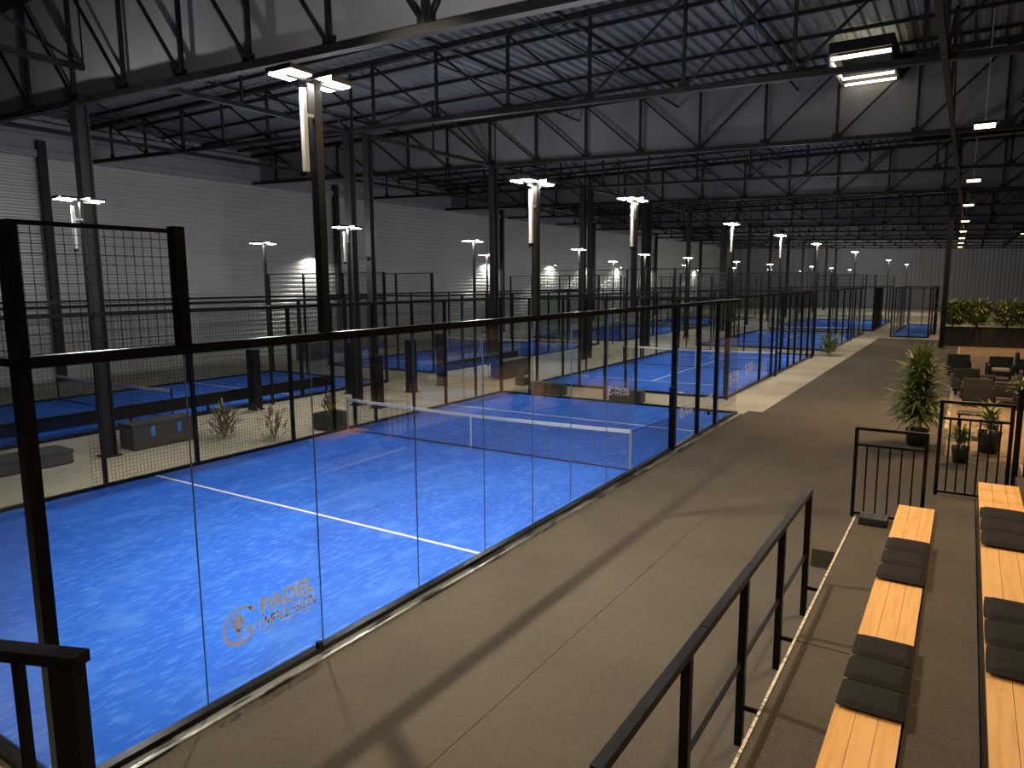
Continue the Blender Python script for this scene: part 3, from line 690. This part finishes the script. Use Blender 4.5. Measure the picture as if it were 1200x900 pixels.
crate('dark cabinet against the left wall', -25.3, 17.5, 0.8, 4.0, 1.0, M['pot'])
crate('black low cabinet at the left wall beyond the first left court', -23.6, 12.5, 0.7, 1.8, 0.9, M['pot'])

# ------------------------------------------------------------------ plants
def leaves(o, base, n, length, wid, up, spread, arch, seg=4, hmin=0.0, hmax=0.0, rad=0.0):
    for i in range(n):
        a = random.uniform(0, 2 * math.pi); d = Vector((math.cos(a), math.sin(a), 0)); s = Vector((-d.y, d.x, 0))
        L = length * random.uniform(0.6, 1.15); p = Vector(base) + Vector((0, 0, random.uniform(hmin, hmax))) + d * random.uniform(0, rad)
        el = math.radians(random.uniform(up[0], up[1])); prev = None
        for k in range(seg + 1):
            t = k / seg; ww = wid * math.sin(math.pi * min(0.97, 0.12 + 0.88 * t)) * 0.5
            q = (p - s * ww, p + s * ww)
            if prev: o.poly([prev[0], q[0], q[1], prev[1]])
            prev = q
            p = p + (d * math.cos(el) * spread + Vector((0, 0, math.sin(el)))) * (L / seg); el -= arch * random.uniform(0.7, 1.3) / seg
def pot(o, r, h): o.lathe((0, 0, 0), [(r * 0.75, 0), (r * 0.95, h * 0.85), (r, h), (r * 0.88, h), (r * 0.84, h - 0.05)], 20)
t = thing('potted_palm', 'tall leafy green plant in a black pot beyond the lower fence', 'plant', (4.88, 5.9, 0))
o = MB(); pot(o, 0.26, 0.42); part('pot', o, M['pot'], t, smooth=True)
o = MB(); o.lathe((0, 0, 0.34), [(0.2, 0), (0.2, 0.03)]); part('soil', o, M['soil'], t)
o = MB()
for k in range(7):
    a = k * 0.9; o.bar((0.07 * math.cos(a), 0.07 * math.sin(a), 0.36), (0.16 * math.cos(a), 0.16 * math.sin(a), 1.7 + 0.1 * (k % 3)), 0.022)
part('stems', o, M['leaf'], t)
o = MB()
leaves(o, (0, 0, 0.55), 300, 0.7, 0.075, (5, 60), 1.0, 1.3, hmin=0.0, hmax=0.6, rad=0.3)
leaves(o, (0, 0, 1.0), 520, 0.6, 0.062, (25, 70), 0.9, 1.2, hmin=0.0, hmax=0.9, rad=0.24)
leaves(o, (0, 0, 1.75), 170, 0.68, 0.035, (50, 88), 0.7, 0.6, hmin=0.0, hmax=0.25, rad=0.14)
part('foliage', o, M['leaf'], t, kind='stuff')
def bush(lab, x, y, z, s, m, box=None, n=260, grp=None, cat='plant', name='leafy_bush', rad=0.4):
    t = thing(name, lab, cat, (x, y, z), grp)
    h = 0.0
    if box: w, l, hh = box; bx('planter_box', t, (0, 0, hh / 2), (w, l, hh), M['greypot'], bevel=0.01); bx('soil', t, (0, 0, hh + 0.005), (w - 0.06, l - 0.06, 0.012), M['soil']); h = hh
    o = MB()
    for k in range(6): o.bar((0, 0, h), (0.25 * s * math.cos(k), 0.25 * s * math.sin(k), h + 0.75 * s), 0.02 * s)
    part('stems', o, m, t)
    o = MB(); leaves(o, (0, 0, h + 0.08 * s), n, 0.42 * s, 0.07 * s, (5, 80), 0.9, 1.0, 3, 0.0, 0.75 * s, rad * s); part('foliage', o, m, t, kind='stuff')
bush('small green bush standing at the near corner of the third court', -0.45, 27.7, 0, 1.15, M['leaf'], n=260)
bush('dry brown plant behind the left wall of the nearest court', -9.3, -1.75, 0, 0.85, M['dry'], n=70)
bush('dry bush beside the storage bench at left', -10.6, -2.3, 0, 0.9, M['dry'], n=130)
bush('flowering plant in a grey planter box behind the net end', -9.15, 0.05, 0, 0.55, M['dry'], box=(0.55, 0.75, 0.45), n=170)
bush('small plant in a box beside the grey bench box', -8.9, 9.9, 0, 0.4, M['dry'], box=(0.4, 0.4, 0.3), n=60)
# raised planter with bushes
pl = thing('raised_planter', 'long dark brown raised planter at the far side of the lounge', 'planter', (8.6, 37.7, 0))
bx('front_board', pl, (0, -0.45, 0.58), (8.2, 0.06, 1.16), M['brown']); bx('back_board', pl, (0, 0.45, 0.58), (8.2, 0.06, 1.16), M['brown'])
for s in (-1, 1): bx('end_board', pl, (s * 4.07, 0, 0.58), (0.06, 0.84, 1.16), M['brown'])
bx('soil', pl, (0, 0, 1.08), (8.0, 0.82, 0.08), M['soil']); bx('cap_rail', pl, (0, -0.45, 1.18), (8.24, 0.12, 0.04), M['brown'])
for i, x in enumerate((5.0, 6.25, 7.75, 8.9, 10.2, 11.5)):
    bush('%s bright green bush from the left in the raised planter' % ['first', 'second', 'third', 'fourth', 'fifth', 'sixth'][i], x, 37.7, 1.12, 1.6, M['leaf'], n=800, grp='bushes in the raised planter')

# ------------------------------------------------------------------ lounge furniture
def armchair(lab, x, y, rz, m=None, cus=True, s=1.0):
    t = thing('lounge_armchair', lab, 'armchair', (x, y, 0.012), 'dark lounge armchairs', rz)
    m = M['rattan']
    bx('seat', t, (0, 0, 0.3 * s), (0.72 * s, 0.7 * s, 0.16), m, bevel=0.02); bx('backrest', t, (0, 0.36 * s, 0.52 * s), (0.8 * s, 0.12, 0.8 * s), m, bevel=0.03)
    for q in (-1, 1): bx('armrest', t, (q * 0.4 * s, 0, 0.42 * s), (0.12, 0.72 * s, 0.36), m, bevel=0.02)
    for q in (-1, 1):
        for r in (-1, 1): bx('leg', t, (q * 0.32 * s, r * 0.3 * s, 0.11), (0.06, 0.06, 0.22), M['black'])
    if cus: bx('seat_cushion', t, (0, -0.02, 0.43 * s), (0.6 * s, 0.6 * s, 0.11), M['beige'], 'beige seat cushion', bevel=0.03)
def table(lab, x, y, w, l, h):
    t = thing('lounge_table', lab, 'table', (x, y, 0.012), 'lounge tables')
    bx('table_top', t, (0, 0, h), (w, l, 0.04), M['rattan'])
    for a in (-1, 1):
        for c in (-1, 1): bx('leg', t, (a * (w / 2 - 0.05), c * (l / 2 - 0.05), (h - 0.02) / 2), (0.05, 0.05, h - 0.02), M['black'])
armchair('dark armchair turned away with beige cushion, nearest behind the fences', 6.15, 13.2, math.pi)
armchair('dark armchair with beige cushion just left of the nearest lounge table', 5.95, 15.3, math.pi * 0.1)
armchair('dark armchair right of the two nearest ones', 6.95, 14.3, -math.pi / 2)
armchair('dark boxy armchair far left in the lounge behind the tall plant', 5.55, 21.6, math.pi)
armchair('dark armchair in the far middle of the lounge', 7.0, 20.6, 0)
armchair('dark armchair at the far right of the lounge', 8.3, 20.4, math.pi * 0.8)
armchair('dark armchair beside the far lounge table on the right', 8.0, 23.2, math.pi / 2)
table('low dark lounge table between the nearest armchairs', 6.35, 17.3, 0.8, 0.7, 0.5)
table('low dark lounge table with the bottle on it', 6.9, 22.3, 0.8, 0.7, 0.5)
table('small square dark side table close to the fence', 6.05, 7.6, 0.75, 0.6, 0.62)
bt = thing('bottle', 'pale bottle standing on the far lounge table', 'bottle', (6.9, 22.3, 0.532))
o = MB(); o.lathe((0, 0, 0), [(0.045, 0), (0.045, 0.2), (0.018, 0.28), (0.018, 0.36)], 12); part('glass_body', o, M['beige'], bt, smooth=True); bx('stopper', bt, (0, 0, 0.37), (0.03, 0.03, 0.03), M['beige'])
def potted(lab, x, y, s, n=120):
    t = thing('potted_plant', lab, 'plant', (x, y, 0.012))
    o = MB(); pot(o, 0.2 * s, 0.4 * s); part('pot', o, M['pot'], t, smooth=True)
    o = MB(); o.bar((0, 0, 0.3 * s), (0, 0, 0.8 * s), 0.02); part('stem', o, M['leaf'], t)
    o = MB(); leaves(o, (0, 0, 0.42 * s), n, 0.42 * s, 0.05 * s, (20, 80), 0.9, 1.2, 4, 0.0, 0.3 * s, 0.1); part('foliage', o, M['leaf'], t, kind='stuff')
potted('low green plant in a pot between the tall plant and the fence', 5.8, 4.5, 0.9)
potted('plant in a large black tub behind the higher fence', 6.35, 5.9, 1.25, 60)
potted('spiky dark plant right of the nearest armchairs', 7.3, 13.0, 1.1, 70)
potted('low plant in front of the small side table', 6.5, 8.8, 0.8, 60)
for i, (x, y) in enumerate(((7.4, 9.5), (8.0, 35.0))):  # farther pendant is added to light the planter bushes
    t = thing('terrace_pendant', '%s warm pendant lamp hanging over the lounge at the right, the farther one added' % ORD[i], 'ceiling lamp', (x, y, 6.5), 'warm pendants over the lounge')
    o = MB(); o.lathe((0, 0, 0), [(0.22, 0), (0.14, 0.12), (0.03, 0.18)], 16); part('lamp_shade', o, M['black'], t); bx('suspension_cable', t, (0, 0, 2.2), (0.02, 0.02, 4.1), M['black'])
    bx('lens', t, (0, 0, -0.01), (0.2, 0.2, 0.015), M['lampwarm'])
    area((x, y, 6.47), (0, 0, -1), (0.2, 0.2), (320, 130)[i], (1, 0.62, 0.28), 120)

# added unseen floodlight, makes the side rail throw a long soft walkway shadow
t = thing('added_floodlight', 'added square floodlight out of view under the roof over the near end of the nearest court', 'ceiling lamp', (-2.6, -6.9, 9.5))
bx('housing', t, (0, 0, 0.08), (0.5, 0.5, 0.12), M['black']); bx('lens', t, (0, 0, 0.01), (0.44, 0.44, 0.02), M['hatchglow']); bx('added_floodlight_rod', t, (0, 0, 0.75), (0.03, 0.03, 1.25), M['galv'])
area((-2.6, -6.9, 9.49), (0.3, 0.05, -1), (0.26, 0.26), 560, (1.0, 0.86, 0.66), 88)
